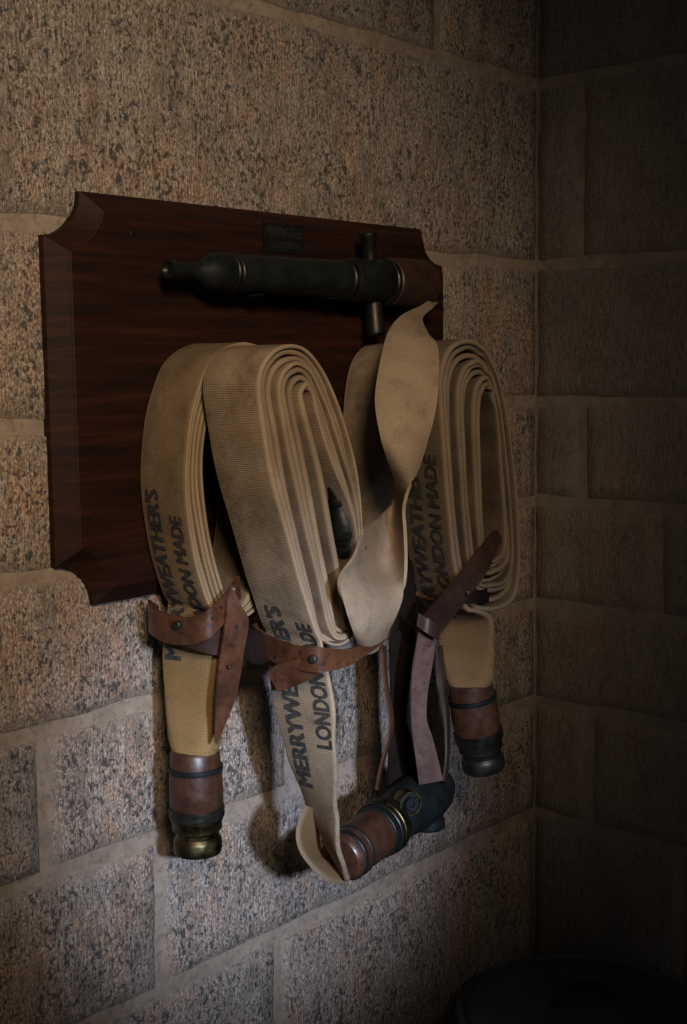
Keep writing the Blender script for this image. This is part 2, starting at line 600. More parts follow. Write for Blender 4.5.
def box_part(name, c, half, mat, root, bev=0.001, label=None):
    bm = bmesh.new()
    bmesh.ops.create_cube(bm, size=2)
    for v in bm.verts:
        v.co = V((v.co.x * half[0], v.co.y * half[1], v.co.z * half[2])) + V(c)
    if bev:
        bmesh.ops.bevel(bm, geom=list(bm.edges), offset=bev, segments=2, affect='EDGES')
    return part(bm_obj(name, bm, mat), root, label)


def text_mesh(body, bold=0.0):
    cu = bpy.data.curves.new('lettering', 'FONT')
    cu.body = body
    cu.size = 1.0
    cu.offset = bold
    cu.resolution_u = 3
    ob = bpy.data.objects.new('lettering', cu)
    COL.objects.link(ob)
    bpy.context.view_layer.update()
    me = bpy.data.meshes.new_from_object(ob.evaluated_get(bpy.context.evaluated_depsgraph_get()))
    bpy.data.objects.remove(ob)
    bpy.data.curves.remove(cu)
    xs = [v.co.x for v in me.vertices]; ys = [v.co.y for v in me.vertices]
    x0, x1, y0, y1 = min(xs), max(xs), min(ys), max(ys)
    pts = [((v.co.x - x0) / (x1 - x0), (v.co.y - y0) / (y1 - y0)) for v in me.vertices]
    fcs = [tuple(p.vertices) for p in me.polygons]
    bpy.data.meshes.remove(me)
    return pts, fcs


# nameplate
pc0, pc1 = P(262, 223, BT), P(304, 254, BT)
pcx, pcz = (pc0.x + pc1.x) / 2, (P(283, 224, BT).z + P(283, 253, BT).z) / 2
pw, ph = (pc1.x - pc0.x) / 2, (P(283, 224, BT).z - P(283, 253, BT).z) / 2
plate = box_part('nameplate', (pcx, -BT - 0.001, pcz), (pw, 0.0012, ph), M['plate'], board, 0.0005, 'small black metal nameplate with raised lettering')
for body, zc, hh, ww in (('MERRYWEATHER', pcz + ph * 0.38, ph * 0.36, pw * 0.88), ('LONDON', pcz - ph * 0.45, ph * 0.24, pw * 0.62)):
    pts, fcs = text_mesh(body, 0.01)
    o = mesh_obj('plate_lettering', [(pcx + (x - 0.5) * 2 * ww, -BT - 0.0027, zc + (y - 0.5) * 2 * hh) for x, y in pts], fcs, M['plate_text'], None, False)
    part(o, plate)
for px, py in ((132, 233), (155, 237), (184, 240), (133, 470), (95, 512), (262, 282), (414, 252), (80, 300)):
    c = P(px, py, BT)
    r_ = 0.0042 if (px, py) == (132, 233) else 0.0017
    lathe('screw_head', [(r_, 0), (r_, 0.001), (r_ * 0.6, 0.0018)], (c.x, -BT + 0.0002, c.z), (0, -1, 0), M['bronze'], board, 12)

# turned pegs that carry the coils
for (px, py) in ((312, 400), (492, 402)):
    c = P(px, py, 0.26)
    pr = [(0.018, 0), (0.018, 0.006), (0.011, 0.012), (0.009, 0.10), (0.009, 0.15), (0.011, 0.172), (0.010, 0.179), (0.004, 0.182)]
    lathe('peg', pr, (c.x, -BT + 0.001, c.z - 0.004), (0, -1, 0), M['iron'], board, 20, 'black iron peg the hose coils hang on')

# ------------------------------------------------------------------ branch pipe
NO = 0.082
n0, n1 = P(168, 268.5, NO), P(436, 279, NO)
nz_ = V((n0.x, -NO, (n0.z + n1.z) / 2 - 0.005))
NL = n1.x - n0.x
nozzle = empty('hose_nozzle', nz_, 'black metal hose nozzle with bulbous tip clipped along the board top', 'nozzle')


def nx(px):
    return P(px, 270, NO).x - n0.x


ax = (1, 0, 0)
lathe('tip', [(0.006, 0.004), (0.009, 0.0), (0.0115, 0.0), (0.0115, nx(174)), (0.0095, nx(175)), (0.0098, nx(193)), (0.012, nx(198)),
              (0.0195, nx(204)), (0.0240, nx(212)), (0.0255, nx(219)), (0.0245, nx(227))], nz_, ax, M['iron'], nozzle)
for a_, b_, r_ in ((226, 230, 0.0262), (231, 234, 0.0255), (341, 346, 0.029)):
    lathe('ring', ring_profile(r_, nx(a_), nx(b_), 0.0012), nz_, ax, M['bronze'], nozzle)
lathe('barrel', [(0.0225, nx(228)), (0.0245, nx(236)), (0.0270, nx(343))], nz_, ax, M['iron'], nozzle)
lathe('collar', [(0.027, nx(345)), (0.031, nx(348)), (0.032, nx(378)), (0.030, nx(381))], nz_, ax, M['iron'], nozzle)
lathe('ring', ring_profile(0.0345, nx(381), nx(385), 0.0015), nz_, ax, M['bronze'], nozzle)
lathe('inlet_sleeve', [(0.031, nx(384)), (0.0355, nx(386)), (0.0365, nx(405)), (0.037, nx(419)), (0.034, nx(423)), (0.028, nx(423))], nz_, ax, M['dark_leather'], nozzle, label='dark leather-bound inlet sleeve')
vx = nx(372)
lathe('valve_handle', [(0.009, 0.028), (0.0105, 0.03), (0.011, 0.058), (0.013, 0.061), (0.013, 0.068), (0.010, 0.071)], nz_ + V((vx, 0, 0)), (-0.12, 0, 1), M['bronze'], nozzle, 20)
lathe('valve_handle', [(0.010, 0.028), (0.012, 0.032), (0.013, 0.062), (0.0145, 0.066), (0.0145, 0.074), (0.011, 0.078)], nz_ + V((vx, 0, 0)), (0.10, 0, -1), M['bronze'], nozzle, 20)
for px in (255, 330):
    c = nz_ + V((nx(px), 0, 0))
    rr = 0.0262
    rows = []
    for i in range(13):
        a_ = math.radians(-200 + 220 * i / 12)
        q = c + V((0, -math.cos(a_) * (rr + 0.002), math.sin(a_) * (rr + 0.002)))
        rows.append([q - V((0.007, 0, 0)), q + V((0.007, 0, 0))])
    clip = ribbon('wall_clip', rows[:8], M['iron'], board, 0.002, 2, 2)
    box_part('clip_foot', (c.x, -(BT + NO - rr) / 2 - 0.0, c.z), (0.007, (NO - rr - BT) / 2 + 0.001, 0.012), M['iron'], board, 0.0008)


# ------------------------------------------------------------------ hoses
HW = 0.105   # flat width


def hose_sweep(name, pts, half, thick, wdirs, mat, root, seg_flat=4, label=None):
    """sweep a flat-to-round hose section along pts; half = half widths, thick = half thicknesses"""
    n = len(pts)
    verts, uvs, faces = [], [], []
    s = 0.0
    frames = []
    ns = 0
    for i in range(n):
        if i:
            s += (pts[i] - pts[i - 1]).length
        T = (pts[min(i + 1, n - 1)] - pts[max(i - 1, 0)]).normalized()
        W = wdirs[i] - T * wdirs[i].dot(T)
        W.normalize()
        N = W.cross(T)
        a, b_ = half[i], thick[i]
        b_ = min(b_, a)
        sec = []
        for k in range(seg_flat + 1):       # outer face, back to front
            sec.append((-(a - b_) + 2 * (a - b_) * k / seg_flat, b_))
        for k in range(1, 6):               # front edge
            t = math.pi / 2 - math.pi * k / 6
            sec.append(((a - b_) + b_ * math.cos(t), b_ * math.sin(t)))
        for k in range(seg_flat + 1):
            sec.append(((a - b_) - 2 * (a - b_) * k / seg_flat, -b_))
        for k in range(1, 6):
            t = -math.pi / 2 - math.pi * k / 6
            sec.append((-(a - b_) + b_ * math.cos(t), b_ * math.sin(t)))
        ns = len(sec)
        for (v, d) in sec:
            verts.append(pts[i] + W * v + N * d)
            uvs.append((s, v))
        frames.append((s, pts[i], T, W, N, b_))
    for i in range(n - 1):
        for k in range(ns):
            k2 = (k + 1) % ns
            faces.append((i * ns + k, i * ns + k2, (i + 1) * ns + k2, (i + 1) * ns + k))
    faces.append(tuple(range(ns))[::-1])
    faces.append(tuple(range((n - 1) * ns, n * ns)))
    o = mesh_obj(name, verts, faces, mat, None, True, uvs)
    part(o, root, label)
    return o, frames


def resample(pts, step):
    out = [pts[0].copy()]
    acc = 0.0
    for i in range(1, len(pts)):
        a, b_ = pts[i - 1], pts[i]
        L = (b_ - a).length
        while L > 1e-9 and acc + L >= step:
            t = (step - acc) / L
            a = a.lerp(b_, t)
            out.append(a.copy())
            L = (b_ - a).length
            acc = 0.0
        acc += L
    return out


def stencil(name, frames, body, s0, s1, v0, v1, parent, bold=0.012, lift=0.0009):
    pts, fcs = text_mesh(body, 0.0)
    vs, near = [], []
    for (x, y) in pts:
        s = s0 + (s1 - s0) * x
        v = v1 + (v0 - v1) * y      # letter tops towards the wall side
        i = 0
        while i < len(frames) - 2 and frames[i + 1][0] < s:
            i += 1
        f0, f1 = frames[i], frames[i + 1]
        t = (s - f0[0]) / max(f1[0] - f0[0], 1e-9)
        p = f0[1].lerp(f1[1], t); W = f0[3].lerp(f1[3], t); N = f0[4].lerp(f1[4], t)
        vs.append(p + W * v + N * (f0[5] + lift))
        near.append(f0)
    ds = (s1 - s0) * 0.0066
    out_v, out_f = [], []
    for c, (sh, dv, l2) in enumerate(((0, 0, 0), (-ds, 0.0007, 0.00012), (ds, -0.0007, 0.00024), (-ds * 0.5, -0.0007, 0.00036), (ds * 0.5, 0.0007, 0.00048))):
        for v_, fr in zip(vs, near):
            out_v.append(v_ + fr[2] * sh + fr[3] * dv + fr[4] * l2)
        out_f += [tuple(i + c * len(vs) for i in f) for f in fcs]
    o = mesh_obj(name, out_v, out_f, M['ink'], None, False)
    part(o, parent)
    return o


def s_at_z(frames, z, smax=9):
    for f in frames:
        if f[1].z >= z:
            return f[0]
    return 0.0


def coil(root, mat, front, outer, inner, turns, tail, th_max=0.0042, seed=1, width=HW, jit=0.005, fill=0.36, recess=0.015, wdir=(0, -1, 0)):
    """flat hose wound in long loops. outer / inner: matching pixel contours on the plane `front`
    metres off the wall, from the foot of the left strand up and round. tail: rows
    (px, py, front_off, halfwidth, halfthick, wdir) from the coupling up to the coil."""
    rng = random.Random(seed)
    Wc = V(wdir).normalized()
    O = catmull([P(x, y, front) for x, y in outer], 12, True)
    I = catmull([P(x, y, front) for x, y in inner], 12, True)
    n = len(O)
    sp, th, yo = [], [], []
    ph = [rng.uniform(-0.4, 1) * jit for _ in range(int(turns) + 3)]
    for k in range(2, int(turns), 3):
        ph[k] += recess * rng.uniform(0.7, 1.3)
    gaps = [rng.uniform(0.6, 1.45) for _ in range(int(turns) + 1)]
    tot = sum(gaps[:int(turns)])
    cum = [0.0]
    for k in range(int(turns)):
        cum.append(cum[-1] + gaps[k] / tot)
    cum.append(1.0)
    total = int(turns * n)
    for j in range(total):
        t = j % n
        k = j // n
        u = cum[k] + (cum[k + 1] - cum[k]) * t / n
        p = O[t].lerp(I[t], u)
        d = (O[t] - I[t]).length * ((cum[k + 1] - cum[k]) * 0.5 + 0.5 / turns)
        wob = noise.noise(V((j * 0.07, seed * 9.1, k * 1.7))) * 0.0018
        e = ph[k] * (1 - t / n) + ph[k + 1] * t / n
        cpt = V((p.x + wob, -front, p.z + wob)) - Wc * (width / 2 + e)
        sp.append(cpt)
        th.append(min(th_max, d * fill))
    Y = Wc
    tp = []
    for row in tail:
        tp.append(row)
    pts = [r[0] for r in tp] + sp
    # smooth tail
    tpts = catmull([r[0] for r in tp] + [sp[0], sp[1]], 10)
    m_ = len(tp) * 10
    tpts = tpts[:m_]
    half, thick, wd = [], [], []
    for i in range(m_):
        a = i / 10.0
        q = min(int(a), len(tp) - 1)
        f = a - q
        nxt = tp[q + 1][1:] if q + 1 < len(tp) else (width / 2, th[0], Y)
        cur = tp[q][1:]
        f = f * f * (3 - 2 * f)
        half.append(cur[0] + (nxt[0] - cur[0]) * f)
        thick.append(cur[1] + (nxt[1] - cur[1]) * f)
        wd.append(cur[2].lerp(nxt[2], f).normalized())
    allp = tpts + sp
    half += [width / 2] * len(sp)
    thick += th
    wd += [Y] * len(sp)
    return hose_sweep('canvas_coil', allp, half, thick, wd, mat, root)


def MID(px, py, off):
    return P(px, py, off)


Y_ = V((0, -1, 0))
GRP = 'canvas fire hoses coiled on the board'


def coupling(root, top, axis, L=0.125, r=0.0355, brass=True, name='coupling'):
    """leather-bound sleeve and turned metal end, hanging from `top` along `axis`"""
    c = lathe('coupling', [(r * 0.86, -0.004), (r * 0.95, 0.0), (r * 0.97, L * 0.13), (r, L * 0.2), (r * 1.03, L * 0.35), (r * 1.02, L * 0.52), (r * 0.97, L * 0.56)],
              top, axis, M['sleeve'], root, 36, 'oxblood leather-bound hose coupling with metal end')
    lathe('band', [(r * 0.9, L * 0.125), (r * 1.045, L * 0.13), (r * 1.055, L * 0.155), (r * 1.045, L * 0.18), (r * 0.9, L * 0.185)], top, axis, M['iron'], c, 36, cap=False)
    lathe('band', [(r * 0.9, L * 0.535), (r * 1.06, L * 0.54), (r * 1.07, L * 0.565), (r * 1.05, L * 0.59), (r * 1.07, L * 0.61), (r * 1.05, L * 0.64), (r * 0.9, L * 0.645)], top, axis, M['bronze'], c, 36, cap=False)
    mt = M['brass'] if brass else M['bronze']
    lathe('threaded_end', [(r * 0.8, L * 0.62), (r * 1.0, L * 0.64), (r * 1.0, L * 0.67), (r * 0.95, L * 0.70), (r * 0.95, L * 0.76), (r * 0.84, L * 0.79), (r * 0.82, L * 0.83),
                           (r * 0.9, L * 0.86), (r * 0.93, L * 0.88), (r * 0.93, L * 0.97), (r * 0.9, L), (r * 0.72, L), (r * 0.70, L * 0.9)], top, axis, mt, c, 36)
    return c


# ---- A: rear coil on the left peg, tail to the hanging coupling
hA = empty('fire_hose', P(196, 850, 0.10), 'canvas fire hose coil against the board, ochre-stained tail with brass-ended coupling', 'fire hose', GRP)
fA = 0.146
outA = [(214, 612), (199, 570), (190, 525), (186, 478), (190, 425), (199, 388), (210, 363), (226, 348), (248, 342), (268, 350), (283, 380), (289, 430), (289, 490), (283, 550), (266, 600), (238, 622)]
innA = [(232, 600), (219, 560), (210, 520), (205, 475), (208, 430), (215, 405), (223, 393), (234, 386), (246, 385), (256, 392), (262, 415), (264, 450), (263, 495), (260, 545), (252, 585), (243, 602)]
Zd = V((0, 0, 1))
tailA = [(MID(195, 758, 0.100), 0.029, 0.026, V((0.2, -1, 0))), (MID(194, 735, 0.100), 0.038, 0.018, V((0.2, -1, 0))), (MID(192, 700, 0.100), 0.044, 0.0075, V((0.12, -1, 0))), (MID(190, 660, 0.100), 0.048, 0.0050, V((0.05, -1, 0)))]
cA, frA = coil(hA, M['canvas_yellow'], fA, outA, innA, 5, tailA, seed=3, width=0.106, wdir=(-0.165, -1, 0), jit=0.003, recess=0.002)
sA0, sA1 = s_at_z(frA, P(172, 672, 0.12).z), s_at_z(frA, P(155, 494, 0.08).z)
stencil('stencil_lettering', frA, "MERRYWEATHER'S", sA0, sA1, -0.040, -0.010, cA)
stencil('stencil_lettering', frA, 'LONDON MADE', s_at_z(frA, P(205, 642, 0.12).z), s_at_z(frA, P(195, 515, 0.12).z), 0.012, 0.038, cA)
coupling(hA, P(195, 752, 0.100), P(198, 851, 0.100) - P(195, 752, 0.100), (P(198, 851, 0.1) - P(195, 752, 0.1)).length, 0.0335)

# ---- B: front coil on the left peg, twisted tail to the valve
hB = empty('fire_hose', P(350, 850, 0.20), 'tan fire hose coil standing proud of the board, stencilled tail twisting into the valve', 'fire hose', GRP)
fB = 0.260
outB = [(322, 640), (306, 595), (289, 535), (273, 470), (263, 415), (260, 384), (266, 362), (279, 348), (295, 344), (312, 353), (328, 376), (342, 408), (353, 445), (361, 485), (364, 530), (364, 580), (360, 620), (346, 645)]
innB = [(350, 622), (347, 590), (340, 545), (331, 495), (320, 448), (309, 408), (306, 397), (308, 391), (310, 390), (313, 395), (317, 412), (325, 440), (337, 474), (351, 507), (357, 540), (357, 580), (356, 605), (354, 622)]
tailB = [(MID(343, 872, 0.228), 0.020, 0.0040, V((-0.62, -0.75, 0.25))), (MID(332, 846, 0.228), 0.030, 0.0036, V((-0.50, -0.85, 0.12))), (MID(321, 806, 0.222), 0.040, 0.0036, V((-0.30, -0.95, 0.08))),
         (MID(311, 755, 0.216), 0.045, 0.0036, V((-0.05, -1, 0.05))), (MID(303, 700, 0.210), 0.050, 0.0036, V((0.08, -1, 0)))]
cB, frB = coil(hB, M['canvas'], fB, outB, innB, 7, tailB, seed=11, th_max=0.0050, width=0.100, wdir=(-0.05, -1, 0), recess=0.009)
sB0, sB1 = s_at_z(frB, P(315, 785, 0.21).z), s_at_z(frB, P(283, 608, 0.21).z)
stencil('stencil_lettering', frB, "MERRYWEATHER'S", sB0, sB1, -0.030, -0.002, cB)
stencil('stencil_lettering', frB, 'LONDON MADE', s_at_z(frB, P(325, 740, 0.21).z), s_at_z(frB, P(300, 618, 0.21).z), 0.020, 0.045, cB)

# the tail folds over on itself below and runs into the valve coupling
ribbon('folded_tail', [R2(306, 806, 0.205, 322, 812, 0.190), R2(298, 830, 0.215, 318, 842, 0.175), R2(301, 850, 0.220, 326, 858, 0.175), R2(314, 868, 0.226, 338, 862, 0.185),
                       R2(330, 881, 0.232, 348, 864, 0.200), R2(345, 884, 0.232, 354, 862, 0.205)], M['canvas_dim'], hB, 0.005, 8, 8)  # darker canvas stands in for shade inside the fold
# valve on the tail of B
e0, e1 = P(342, 858, 0.215), P(424, 796, 0.180)
axE = (e1 - e0).normalized()
LE = (e1 - e0).length


def eh(f):
    return f * LE


vE = lathe('coupling', [(0.027, -0.004), (0.031, 0.0), (0.0335, eh(0.06)), (0.034, eh(0.36)), (0.032, eh(0.42))], e0, axE, M['sleeve'], hB, 36, 'oxblood leather-bound coupling lying against the valve')
for h0, h1, r_, mt in ((0.03, 0.06, 0.0345, 'iron'), (0.10, 0.125, 0.0350, 'iron'), (0.37, 0.41, 0.0365, 'iron'), (0.42, 0.455, 0.0385, 'bronze'), (0.46, 0.50, 0.0395, 'brass'), (0.505, 0.55, 0.0370, 'bronze')):
    h0, h1 = eh(h0), eh(h1)
    lathe('band', [(r_ * 0.8, h0)] + ring_profile(r_, h0, h1, 0.001) + [(r_ * 0.8, h1)], e0, axE, M[mt], vE, 36, cap=False)
vb = lathe('valve_body', [(0.029, eh(0.5)), (0.0335, eh(0.56)), (0.0335, eh(0.66)), (0.0365, eh(0.74)), (0.0385, eh(0.86)), (0.0385, eh(1.0)), (0.035, eh(1.12)), (0.026, eh(1.22)), (0.012, eh(1.28)), (0.003, eh(1.29))], e0, axE, M['iron'], hB, 36, 'blackened rounded valve body')
pc = P(409, 803, 0.222)
pax = (CAM - pc)
pax = (pax.normalized() + V((0.30, -0.30, -0.25))).normalized()
lathe('port_ring', [(0.015, -0.02), (0.0175, -0.016), (0.0175, 0.004), (0.0165, 0.006), (0.0145, 0.006), (0.0140, 0.002)], pc, pax, M['brass'], vb, 30, cap=False)
lathe('port_face', [(0.0145, -0.015), (0.0145, 0.0015), (0.004, 0.002)], pc, pax, M['iron'], vb, 30)
lathe('port_nut', [(0.0105, 0.0), (0.0105, 0.006), (0.009, 0.008), (0.006, 0.008), (0.005, 0.004)], pc, pax, M['iron'], vb, 6)
fc = P(428, 802, 0.190)
lathe('outlet', [(0.024, 0.0), (0.0245, 0.012), (0.0205, 0.020), (0.0205, 0.024), (0.0225, 0.026), (0.023, 0.036), (0.021, 0.039), (0.014, 0.039)], fc, V((0.03, -0.05, -1)), M['iron'], vb, 30)

# inner coupling seen inside the front left coil
ic, ic1 = P(329, 468, 0.235), P(353, 558, 0.235)
iL = (ic1 - ic).length
inn = lathe('inner_coupling', [(0.006, 0.0), (0.009, iL * 0.04), (0.0095, iL * 0.30), (0.013, iL * 0.33), (0.013, iL * 0.38), (0.0105, iL * 0.40), (0.0125, iL * 0.48), (0.0165, iL * 0.56), (0.0175, iL * 0.66), (0.0195, iL * 0.67),
                               (0.0195, iL * 0.72), (0.0175, iL * 0.74), (0.0175, iL * 0.82), (0.0205, iL * 0.84), (0.0205, iL * 0.92), (0.018, iL * 0.95), (0.012, iL)], ic, ic1 - ic, M['bronze'], hB, 32, 'dull green-grey metal coupling tucked inside the coil')

# ---- C: rear coil on the right peg
hC = empty('fire_hose', P(380, 620, 0.10), 'shaded canvas fire hose coil behind the twisted strip, run up to the nozzle', 'fire hose', GRP)
fC = 0.150
dC = P(342, 410, 0.045).x - P(204, 475, 0.150).x
Xc = P(342, 410, 0.045).x


def pix(X, Yo, Z):
    v = V((X, -Yo, Z)) - CAM
    z = v.dot(Fw)
    return (CX + FPX * v.dot(Rt) / z, CY - FPX * v.dot(Up) / z)


def loop_pixels(X0, zt, zb, wd, front, k=1.0):
    prof = [(0.10, 0.0), (0.03, 0.16), (0.0, 0.40), (0.0, 0.62), (0.04, 0.80), (0.13, 0.92), (0.30, 0.985), (0.50, 1.0), (0.70, 0.985), (0.87, 0.92), (0.96, 0.80), (1.0, 0.62), (1.0, 0.40), (0.97, 0.16), (0.88, 0.03), (0.5, -0.02)]
    return [pix(X0 + a * wd, front, zb + (zt - zb) * b_) for a, b_ in prof]


zCt = P(380, 343, 0.10).z
outC = loop_pixels(Xc, zCt, 1.40, 0.155, fC)
innC = loop_pixels(Xc + 0.055, zCt - 0.055, 1.46, 0.045, fC)
cC, frC = coil(hC, M['canvas'], fC, outC, innC, 6, [(V((Xc + 0.05, -0.0975, 1.375)), 0.05, 0.004, Y_), (V((Xc + 0.025, -0.0975, 1.39)), 0.0525, 0.004, Y_)], seed=21, jit=0.003, recess=0.003)

# twisted strip from the nozzle inlet, down past the coil, tucked behind the strap
rows = [R2(431, 299, 0.100, 437, 304, 0.088),
        R2(417, 308, 0.130, 433, 308, 0.115),
        R2(402, 315, 0.160, 422, 319, 0.150),
        R2(392, 327, 0.178, 409, 326, 0.190, 428, 335, 0.200),
        R2(386, 340, 0.190, 411, 338, 0.215, 437, 347, 0.235),
        R2(378, 372, 0.212, 408, 375, 0.240, 439, 376, 0.272),
        R2(375, 402, 0.230, 405, 405, 0.258, 435, 410, 0.278),
        R2(380, 432, 0.245, 404, 436, 0.270, 427, 440, 0.278),
        R2(388, 458, 0.250, 403, 464, 0.272, 418, 468, 0.276),
        R2(395, 480, 0.240, 403, 486, 0.255, 409, 488, 0.272),
        R2(394, 500, 0.205, 399, 503, 0.225, 404, 508, 0.270),
        R2(383, 514, 0.205, 394, 522, 0.215, 405, 530, 0.275),
        R2(364, 530, 0.250, 386, 545, 0.225, 406, 556, 0.280),
        R2(354, 556, 0.280, 378, 570, 0.240, 405, 580, 0.282),
        R2(339, 580, 0.292, 370, 594, 0.285, 401, 600, 0.282),
        R2(345, 608, 0.292, 369, 617, 0.295, 394, 618, 0.282),
        R2(355, 634, 0.284, 370, 638, 0.286, 388, 630, 0.272),
        R2(362, 652, 0.255, 372, 652, 0.260, 384, 644, 0.255)]
ribbon('twisted_strip', rows, M['canvas_pale'], hC, 0.0042, 8, 12, 'pale canvas strip twisting down from the nozzle')

# ---- D: front coil on the right peg
hD = empty('fire_hose', P(484, 768, 0.2), 'dim canvas fire hose coil nearest the room corner, short tail with dark metal coupling', 'fire hose', GRP)
fD = 0.260
outD = [(466, 606), (456, 570), (450, 520), (445, 465), (441, 410), (440, 378), (446, 353), (459, 341), (474, 342), (488, 353), (500, 382), (508, 418), (514, 465), (519, 520), (521, 565), (517, 596), (504, 612), (484, 615)]
innD = [(489, 556), (488, 538), (486, 505), (484, 460), (483, 425), (484, 402), (486, 394), (488, 390), (491, 391), (494, 398), (497, 412), (499, 435), (501, 470), (504, 510), (506, 532), (505, 544), (502, 552), (496, 558)]
tailD = [(MID(470, 690, 0.208), 0.030, 0.026, V((0.2, -1, 0))), (MID(469, 672, 0.208), 0.040, 0.016, V((0.2, -1, 0))), (MID(466, 645, 0.208), 0.046, 0.008, V((0.12, -1, 0))), (MID(461, 615, 0.208), 0.0525, 0.005, V((0.05, -1, 0)))]
cD, frD = coil(hD, M['canvas_dim'], fD, outD, innD, 8, tailD, seed=31, wdir=(-0.26, -1, 0))  # falling light towards the corner is in the canvas colour
stencil('stencil_lettering', frD, "MERRYWEATHER'S", s_at_z(frD, P(440, 622, 0.21).z), s_at_z(frD, P(415, 455, 0.21).z), -0.034, -0.004, cD)
stencil('stencil_lettering', frD, 'LONDON MADE', s_at_z(frD, P(440, 592, 0.21).z), s_at_z(frD, P(430, 455, 0.21).z), 0.010, 0.036, cD)
dd0, dd1 = P(470, 684, 0.208), P(484, 768, 0.215)
coupling(hD, dd0, dd1 - dd0, (dd1 - dd0).length, 0.0345, False)


# ------------------------------------------------------------------ leather straps
def hole(px, py, off, root, r=0.0022):
    c = P(px, py, off)
    return lathe('punched_hole', [(r, 0), (r, 0.0012)], c, (CAM - c), M['hole'], root, 10)


def stud(px, py, off, root, r=0.0055):
    c = P(px, py, off)
    o = lathe('stud', [(r, -0.002), (r, 0.0012), (r * 0.8, 0.0026), (r * 0.45, 0.003), (r * 0.3, 0.0018), (0.0004, 0.0018)], c, (CAM - c).normalized() + V((-0.4, 0, 0)), M['bronze'], root, 16)
    return o


SG = 'leather straps round the hose coils'
sA = empty('leather_strap', P(200, 745, 0.15), 'brown leather strap round the ochre tail, punched end hanging free', 'strap', SG)
ribbon('band', [R2(158, 606, 0.030, 158, 634, 0.030), R2(149, 600, 0.045, 150, 630, 0.045), R2(153, 607, 0.075, 154, 636, 0.075), R2(168, 614, 0.105, 168, 643, 0.105), R2(188, 617, 0.140, 188, 645, 0.140),
                R2(206, 611, 0.165, 206, 640, 0.165), R2(220, 599, 0.172, 221, 626, 0.172), R2(231, 586, 0.172, 232, 608, 0.172), R2(238, 576, 0.160, 240, 598, 0.160)], M['leather'], sA, 0.0035)
ribbon('under_band', [R2(168, 622, 0.098, 168, 640, 0.098), R2(180, 632, 0.128, 184, 645, 0.128), R2(198, 634, 0.153, 204, 652, 0.153), R2(214, 632, 0.163, 219, 655, 0.163), R2(226, 622, 0.160, 228, 650, 0.160)], M['dark_leather'], sA, 0.003)
tl = ribbon('hanging_end', [R2(231, 582, 0.172, 233, 588, 0.178), R2(227, 598, 0.178, 240, 604, 0.184), R2(225, 622, 0.178, 248, 620, 0.186), R2(221, 648, 0.176, 244, 648, 0.184), R2(218, 672, 0.173, 240, 674, 0.180),
                           R2(216, 698, 0.170, 235, 698, 0.175), R2(215, 722, 0.166, 225, 724, 0.170), R2(214.5, 742, 0.162, 217, 744, 0.163)], M['leather'], sA, 0.0035)
ribbon('shade_strip', [R2(238, 622, 0.176, 244, 628, 0.150), R2(243, 640, 0.180, 262, 634, 0.170), R2(244, 656, 0.180, 267, 652, 0.172), R2(252, 664, 0.176, 263, 664, 0.165)], M['shade_black_leather'], sA, 0.004, label='black strip standing in for the shaded coil foot')  # black ribbon added where the foot of the coil lies in shadow
hole(237, 626, 0.186, tl); hole(233, 645, 0.184, tl)
stud(229, 667, 0.181, tl, 0.0028)
stud(177, 625, 0.128, sA)
hole(213, 618, 0.174, sA, 0.0018); hole(222, 607, 0.177, sA, 0.0018)

sB = empty('leather_strap', P(318, 690, 0.2), 'tan leather strap cinching the proud coil above its twisted stencilled tail', 'strap', SG)
ribbon('band', [R2(262, 622, 0.130, 262, 640, 0.130), R2(254, 625, 0.148, 258, 646, 0.148), R2(270, 636, 0.185, 273, 661, 0.185), R2(295, 645, 0.235, 296, 669, 0.235), R2(318, 647, 0.272, 319, 672, 0.272),
                R2(345, 649, 0.276, 345, 667, 0.276), R2(362, 644, 0.276, 362, 657, 0.276), R2(377, 634, 0.272, 378, 646, 0.272), R2(388, 628, 0.260, 388, 637, 0.260), R2(389, 627, 0.24, 389, 634, 0.24)], M['leather'], sB, 0.0035)
ribbon('folded_end', [R2(267, 672, 0.200, 278, 691, 0.200), R2(279, 664, 0.215, 291, 687, 0.215), R2(296, 660, 0.240, 304, 682, 0.240), R2(316, 658, 0.262, 320, 674, 0.262)], M['leather'], sB, 0.003)
ribbon('hanging_end', [R2(381, 634, 0.270, 384, 634, 0.235), R2(382, 655, 0.268, 386, 654, 0.235), R2(384, 680, 0.266, 387, 680, 0.235), R2(388, 705, 0.264, 391, 705, 0.235), R2(390, 722, 0.262, 393, 722, 0.235), R2(386, 745, 0.258, 389, 744, 0.235), R2(380, 768, 0.250, 382, 768, 0.235), R2(376, 790, 0.245, 378, 790, 0.235)], M['leather'], sB, 0.003)
stud(313, 659, 0.268, sB)

sD = empty('leather_strap', P(430, 785, 0.2), 'dark worn leather strap slung diagonally over the corner coil, end down to the valve', 'strap', SG)
ribbon('band', [R2(497, 530, 0.235, 505, 540, 0.235), R2(491, 534, 0.262, 500, 543, 0.262), R2(470, 560, 0.274, 486, 572, 0.274), R2(446, 590, 0.268, 463, 603, 0.268), R2(421, 617, 0.225, 440, 633, 0.225), R2(414, 622, 0.19, 430, 640, 0.19)], M['dark_leather'], sD, 0.0035)
ribbon('lower_wrap', [R2(444, 586, 0.25, 444, 600, 0.25), R2(466, 589, 0.27, 466, 603, 0.27), R2(482, 590, 0.270, 482, 603, 0.270), R2(488, 588, 0.25, 488, 602, 0.25)], M['shade_black_leather'], sD, 0.003)  # wrap coloured black to paint the shade behind the band
ribbon('keeper', [R2(419, 613, 0.236, 417, 626, 0.236), R2(430, 620, 0.250, 428, 634, 0.250), R2(440, 628, 0.250, 438, 640, 0.250)], M['dark_leather'], sD, 0.004)
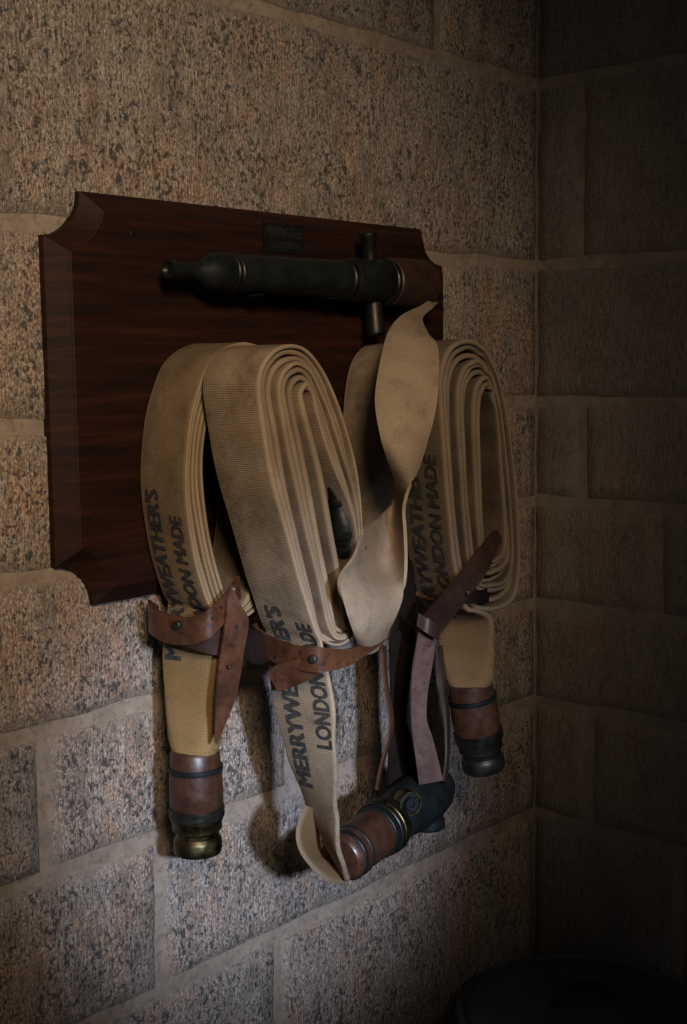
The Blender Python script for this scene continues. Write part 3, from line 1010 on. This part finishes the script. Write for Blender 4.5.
td = ribbon('hanging_end', [R2(421, 622, 0.228, 437, 632, 0.228), R2(417, 645, 0.228, 434, 648, 0.230), R2(413, 668, 0.226, 431, 668, 0.230), R2(411, 692, 0.224, 427, 692, 0.230), R2(411, 716, 0.222, 426, 717, 0.230),
                           R2(413, 740, 0.220, 432, 738, 0.230), R2(416, 762, 0.215, 438, 760, 0.232), R2(419, 784, 0.205, 443, 780, 0.235)], M['pink_leather'], sD, 0.0035)
hole(429, 646, 0.231, td, 0.0016); hole(427, 664, 0.231, td, 0.0016); hole(424, 683, 0.230, td, 0.0016)
stud(467, 593, 0.275, sD, 0.0045)
ribbon('loop_end', [R2(443, 781, 0.235, 446, 785, 0.20), R2(446, 755, 0.225, 449, 755, 0.19), R2(445, 715, 0.215, 449, 715, 0.18), R2(441, 680, 0.21, 446, 680, 0.175), R2(436, 648, 0.205, 442, 645, 0.17)], M['dark_leather'], sD, 0.003)

sC = empty('leather_strap', P(400, 790, 0.1), 'near-black leather strap hanging straight down between coil and valve', 'strap', SG)
ribbon('hanging_end', [R2(388, 560, 0.165, 414, 560, 0.165), R2(388, 610, 0.165, 414, 610, 0.165), R2(390, 660, 0.160, 415, 660, 0.160), R2(391, 710, 0.155, 414, 710, 0.155), R2(389, 750, 0.150, 416, 750, 0.150), R2(388, 785, 0.145, 420, 785, 0.145), R2(390, 805, 0.145, 418, 805, 0.145)], M['shade_black_leather'], sC, 0.0035)

# ------------------------------------------------------------------ the bin in the corner
bc = V((1.76, -0.26, 0.0))
BRR, BH = 0.205, 0.668
dust = empty('dustbin', bc, 'dark blue lidded metal bin in the room corner', 'bin')
lathe('body', [(BRR * 0.86, 0), (BRR * 0.87, 0.02), (BRR * 0.90, 0.03), (BRR * 0.96, BH - 0.06), (BRR * 0.96, BH - 0.03), (BRR * 0.9, BH - 0.03)], bc, (0, 0, 1), M['bin'], dust, 48)
for h in (0.16, 0.34, 0.52):
    rr = BRR * (0.90 + 0.06 * h / BH)
    lathe('hoop', [(rr - 0.01, h - 0.008), (rr + 0.004, h - 0.004), (rr + 0.004, h + 0.004), (rr - 0.01, h + 0.008)], bc, (0, 0, 1), M['bin'], dust, 48, cap=False)
lid = lathe('lid', [(BRR * 0.99, BH - 0.055), (BRR, BH - 0.05), (BRR * 1.01, BH - 0.012), (BRR, BH - 0.002), (BRR * 0.96, BH + 0.002), (BRR * 0.92, BH - 0.004), (BRR * 0.88, BH + 0.004), (BRR * 0.6, BH + 0.014), (BRR * 0.3, BH + 0.018), (0.01, BH + 0.019)], bc, (0, 0, 1), M['bin'], dust, 48)
rows = []
for i in range(9):
    a_ = math.pi * i / 8
    q = bc + V((-math.cos(a_) * 0.045, math.cos(a_) * 0.03, BH + 0.014 + math.sin(a_) * 0.028))
    rows.append([q + V((0.006, 0.008, 0)), q - V((0.006, 0.008, 0))])
ribbon('lid_handle', rows, M['iron'], lid, 0.005, 2, 3)
